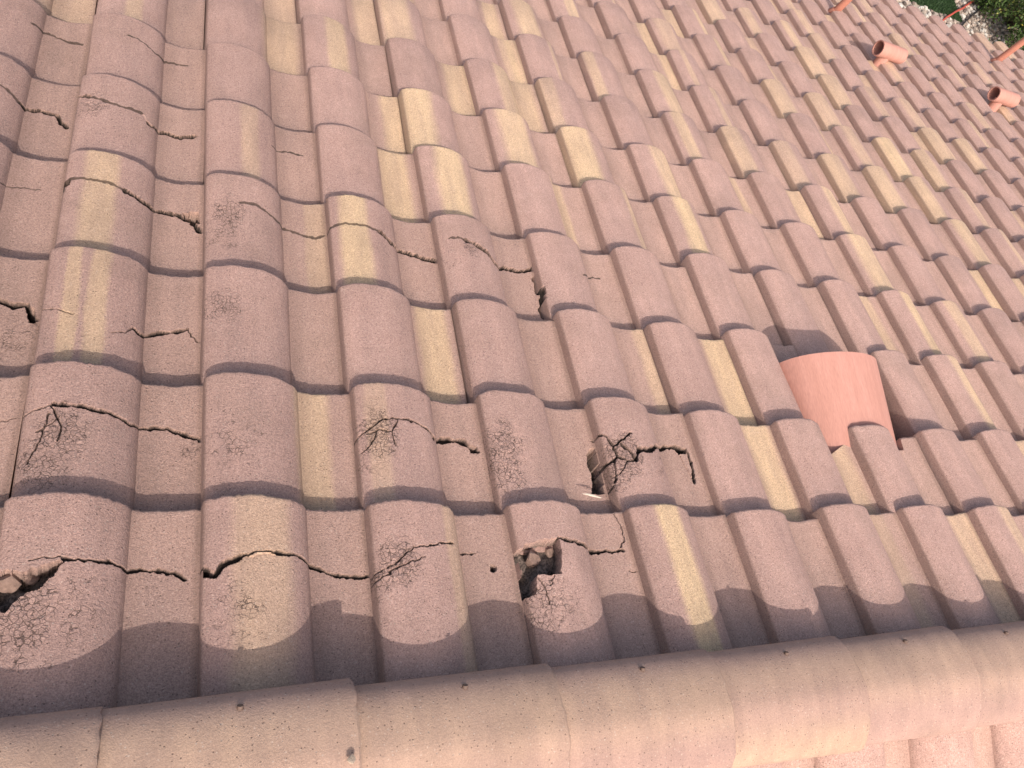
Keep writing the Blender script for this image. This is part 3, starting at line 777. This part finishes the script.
def tee(name, u, v, label):
    """a short clay pipe lying across the slope on a collar, open at both ends"""
    root = link(name, None, label=label, cat='vent', group='small clay pipe vents far down the slope')
    root.matrix_world = ROOF @ Matrix.Translation((u, v, 0))
    bm = bmesh.new()
    n = 28; L = TEE_L; r = .050; th = .007
    rings = []
    for x, rr in ((0, r), (.004, r + .001), (L - .004, r + .001), (L, r), (L, r - th), (0, r - th)):
        rings.append([bm.verts.new((x, rr * math.cos(2 * math.pi * k / n), TEE_N + rr * math.sin(2 * math.pi * k / n))) for k in range(n)])
    for a, b in zip(rings, rings[1:] + rings[:1]):
        for k in range(n):
            bm.faces.new((a[k], a[(k + 1) % n], b[(k + 1) % n], b[k]))
    link('pipe_hood', bm_mesh('pipe_hood', bm, TERRA, True, 40), root)
    bm = bmesh.new()
    tube(bm, [(L * .42, 0, -.09), (L * .42, 0, .01), (L * .42, 0, TEE_N - .02)], [.040, .039, .037], 24)
    link('collar', bm_mesh('collar', bm, TERRA), root)
    return root


tee('pipe_vent', *TEE_A, 'small terracotta pipe vent near the upright pipe that leaves the top of the view')
tee('pipe_vent', *TEE_B, 'small terracotta pipe vent below the short upright pipe in front of the shrub')


def stack(u, v, h, label):
    root = link('vent_pipe', None, label=label, cat='pipe', group='thin vent pipes')
    p = ROOF @ Vector((u, v, -.05))
    root.matrix_world = Matrix.Translation(p)
    bm = bmesh.new()
    n = 20
    rings = []
    for z, rr in ((0, .028), (h - .003, .028), (h, .027), (h, .022), (h - .25, .022)):
        rings.append([bm.verts.new((rr * math.cos(2 * math.pi * k / n), rr * math.sin(2 * math.pi * k / n), z)) for k in range(n)])
    for a, b in zip(rings[:-1], rings[1:]):
        for k in range(n):
            bm.faces.new((a[k], a[(k + 1) % n], b[(k + 1) % n], b[k]))
    bm.faces.new(rings[-1])
    link('pipe', bm_mesh('pipe', bm, TERRA_PIPE, True, 40), root)
    bm = bmesh.new()
    tube(bm, [(0, 0, .0), (0, 0, .05), (0, 0, .075)], [.05, .046, .032], 20)
    link('flashing_collar', bm_mesh('flashing_collar', bm, TERRA_PIPE), root)


stack(*STACK_A, 'thin terracotta vent pipe standing at the eave in front of the shrub')
stack(*STACK_B, 'thin terracotta vent pipe rising through the tiles and out of the top of the view')

# ------------------------------------------------------------------ loose bits lying on the roof
bm = bmesh.new()
pts = [(-.024, 0, 0), (-.012, .0012, .001), (.004, .0006, .0015), (.024, -.001, .0005)]
tube(bm, pts, [.0006, .0026, .003, .0012], 8)
for vtx in bm.verts: vtx.co.z *= .5
s = link('wood_splinter', bm_mesh('wood_splinter', bm, WOOD), label='thin pale splinter lying in the shadowed pan beside the broken joint', cat='splinter')
s.matrix_world = ROOF @ Matrix.Translation(SPLINTER) @ Matrix.Rotation(math.radians(-12), 4, 'Z')


def crumb(size, seed):
    bm = bmesh.new()
    bmesh.ops.create_icosphere(bm, subdivisions=2, radius=size)
    r2 = random.Random(seed)
    ph = [r2.uniform(0, 9) for _ in range(3)]
    for vtx in bm.verts:
        p = vtx.co / size
        k = 1 + .22 * math.sin(3 * p.x + ph[0]) * math.cos(4 * p.y + ph[1]) + .12 * math.sin(7 * p.z + ph[2])
        vtx.co *= k
        vtx.co.z *= .6
    return bm_mesh('mortar_crumb', bm, MORTAR, True, 30)


for (px, py, pz, sz, lab) in CRUMBS:
    s = link('mortar_crumb', crumb(sz, int(px * 1000)), label=lab, cat='mortar crumb')
    s.matrix_world = ROOF @ Matrix.Translation((px, py, pz))



def fragment(size, seed, flat):
    bm = bmesh.new()
    bmesh.ops.create_icosphere(bm, subdivisions=2, radius=size)
    r2 = random.Random(seed)
    planes = [(Vector((r2.gauss(0, 1), r2.gauss(0, 1), r2.gauss(0, 1))).normalized(), r2.uniform(.45, .85) * size) for _ in range(9)]
    for vtx in bm.verts:
        for nrm, d in planes:
            e = vtx.co.dot(nrm) - d
            if e > 0: vtx.co -= nrm * e
        vtx.co.x *= 1.25; vtx.co.z *= flat
    return bm_mesh('tile_fragment', bm, BROKEN, True, 25)


for i, (px, py, pz, sz, rz, lab) in enumerate(FRAGMENTS):
    s = link('tile_fragment', fragment(sz, i + 5, .75), label=lab, cat='tile fragment', group='broken bits of tile lying in the holes')
    s.matrix_world = ROOF @ Matrix.Translation((px, py, pz)) @ Matrix.Rotation(rz, 4, 'Z') @ Matrix.Rotation(.5, 4, 'X')

# ------------------------------------------------------------------ house body, ground and garden
bm = bmesh.new()
wy = (ROOF @ Vector((0, ROWV[16], 0))).y - .45
box(bm, -2.4, 9.2, wy - .25, wy, 0, Z0 - 1.75)
link('house_wall', bm_mesh('house_wall', bm, STUCCO, False), label='stucco house wall under the eave of the tiled roof', cat='wall', kind='structure')
bm = bmesh.new()
S = 400
vs = [bm.verts.new(p) for p in ((-S, -S, 0), (S, -S, 0), (S, S, 0), (-S, S, 0))]
bm.faces.new(vs)
link('ground', bm_mesh('ground', bm, GROUND, False), label='pale gravelly garden ground', cat='ground', kind='structure')

g = random.Random(11)
bm = bmesh.new()
bmesh.ops.create_icosphere(bm, subdivisions=1, radius=1)
pv = np.array([v.co[:] for v in bm.verts]); pf = np.array([[v.index for v in f.verts] for f in bm.faces])
bm.free()
VV, FF, CC = [], [], []
tot = 0
TX0, TX1, TY0, TY1 = TURF_RECT
PAL = [(.36, .325, .29), (.42, .385, .345), (.28, .235, .20), (.24, .19, .16), (.16, .125, .105), (.38, .31, .26), (.10, .08, .07), (.48, .45, .41)]
for i in range(5600):
    x = g.uniform(9.6, 15.5); y = g.uniform(8.3, 12.5)
    if TX0 < x < TX1 and TY0 < y < TY1: continue
    s = g.uniform(.018, .048)
    P = pv * np.array([s * g.uniform(.8, 1.4), s * g.uniform(.8, 1.3), s * g.uniform(.5, .8)]) * (1 + .25 * (np.array([g.random() for _ in range(len(pv))])[:, None] - .5))
    a = g.uniform(0, 6.28); ca, sa = math.cos(a), math.sin(a)
    P = P @ np.array([[ca, -sa, 0], [sa, ca, 0], [0, 0, 1]]) + [x, y, s * .35]
    VV.append(P); FF.append(pf + tot); tot += len(P)
    c = g.choice(PAL)
    CC.append(np.tile((*c, 1), (len(P), 1)))
me = mesh_from('gravel', np.vstack(VV), np.vstack(FF), STONE, False)
me.attributes.new('shade', 'FLOAT_COLOR', 'POINT').data.foreach_set('color', np.vstack(CC).astype(np.float32).ravel())
link('gravel', me, label='mixed white and brown river stones covering the ground beyond the eave', cat='gravel', kind='stuff')

bm = bmesh.new()
box(bm, TX0, TX1, TY0, TY1, .004, .02)
turf = link('lawn', bm_mesh('lawn', bm, TURF, False), label='strip of dark green lawn beyond the eave', cat='lawn', kind='structure')
VV, FF, CC = [], [], []
tot = 0
for i in range(16000):
    x = g.uniform(TX0, TX1); y = g.uniform(TY0, TY1)
    a = g.uniform(0, 6.28); h = g.uniform(.02, .045); w2 = .006
    dx, dy = math.cos(a) * w2, math.sin(a) * w2
    lx, ly = g.uniform(-.02, .02), g.uniform(-.02, .02)
    VV += [(x - dx, y - dy, .02), (x + dx, y + dy, .02), (x + lx, y + ly, .02 + h)]
    FF.append((tot, tot + 1, tot + 2)); tot += 3
    k = g.uniform(.6, 1.4)
    CC += [(.024 * k, .052 * k, .018 * k, 1)] * 3
me = mesh_from('grass', VV, FF, BLADE, False)
me.attributes.new('shade', 'FLOAT_COLOR', 'POINT').data.foreach_set('color', np.array(CC, np.float32).ravel())
link('grass', me, label='short green grass blades on the lawn strip', cat='grass', kind='stuff')


def hose(name, pts, r, mat, label):
    bm = bmesh.new()
    P = [Vector(p) for p in pts]
    Q = []
    for i in range(len(P) - 1):
        for t in range(6):
            Q.append(P[i].lerp(P[i + 1], t / 6) + Vector((g.uniform(-.006, .006), g.uniform(-.006, .006), 0)))
    Q.append(P[-1])
    tube(bm, Q, r, 10)
    link(name, bm_mesh(name, bm, mat), label=label, cat='hose')


hose('garden_hose', HOSE_A, .018, RED_HOSE, 'thin red hose lying from the lawn over the gravel')
hose('irrigation_hose', HOSE_B, .016, BLACK_HOSE, 'thin black hose lying on the gravel beside the shrub')


def shrub(x, y, rad, hgt, nleaf, label):
    root = link('shrub', None, label=label, cat='shrub')
    root.matrix_world = Matrix.Translation((x, y, 0))
    bm = bmesh.new()
    cl = []
    for i in range(42):
        a = g.uniform(0, 6.28); b = g.uniform(-.1, 1.0)
        d = g.uniform(.45, 1.0)
        p = Vector((math.cos(a) * math.cos(b) * rad * d, math.sin(a) * math.cos(b) * rad * d, hgt * (.06 + .92 * math.sin(max(b, 0)) * d + .1 * g.random())))
        cl.append((p, g.uniform(.16, .34), g.uniform(.55, 1.5)))
        tube(bm, [(0, 0, 0), p * .5 + Vector((g.uniform(-.06, .06), g.uniform(-.06, .06), .05)), p], [.018, .010, .004], 6)
    link('branches', bm_mesh('branches', bm, BARK), root)
    V, F, C = [], [], []
    t = 0
    for i in range(nleaf):
        p, s, k = g.choice(cl)
        q = p + Vector((g.gauss(0, s * .55), g.gauss(0, s * .55), g.gauss(0, s * .5)))
        if q.z < .03: q.z = .03 + g.random() * .1
        d = Vector((g.gauss(0, 1), g.gauss(0, 1), g.gauss(.3, .8))).normalized()
        e = d.cross(Vector((g.gauss(0, 1), g.gauss(0, 1), g.gauss(0, 1)))).normalized()
        L = g.uniform(.03, .062); wd = L * .34
        nrm = d.cross(e)
        V += [q, q + d * L * .5 + e * wd + nrm * .004, q + d * L, q + d * L * .5 - e * wd + nrm * .004]
        F.append((t, t + 1, t + 2, t + 3)); t += 4
        kk = k * g.uniform(.7, 1.35)
        col = (.052 * kk, .088 * kk, .022 * kk, 1) if g.random() > .05 else (.19, .20, .05, 1)
        C += [col] * 4
    me = mesh_from('leaves', V, F, LEAF, False)
    me.attributes.new('shade', 'FLOAT_COLOR', 'POINT').data.foreach_set('color', np.array(C, np.float32).ravel())
    o = link('leaves', me, root, kind='stuff')
    # small yellow flowers near the outside
    V, F, C = [], [], []
    t = 0
    for i in range(FLOWERS):
        p, s, k = g.choice(cl)
        c = p * 1.12 + Vector((g.gauss(0, s * .5), g.gauss(0, s * .5), g.gauss(0, s * .4)))
        for j in range(5):
            a = 6.283 * j / 5
            d1 = Vector((math.cos(a), math.sin(a), .35)); d2 = Vector((math.cos(a + .6), math.sin(a + .6), .3))
            V += [c, c + d1 * .016, c + (d1 + d2) * .012, c + d2 * .016]
            F.append((t, t + 1, t + 2, t + 3)); t += 4
            C += [(.55, .45, .08, 1)] * 4
    me = mesh_from('flowers', V, F, LEAF, False)
    me.attributes.new('shade', 'FLOAT_COLOR', 'POINT').data.foreach_set('color', np.array(C, np.float32).ravel())
    link('flowers', me, root, kind='stuff')


shrub(*SHRUB, 'dense green shrub with a few yellow flowers standing on the gravel beyond the eave')
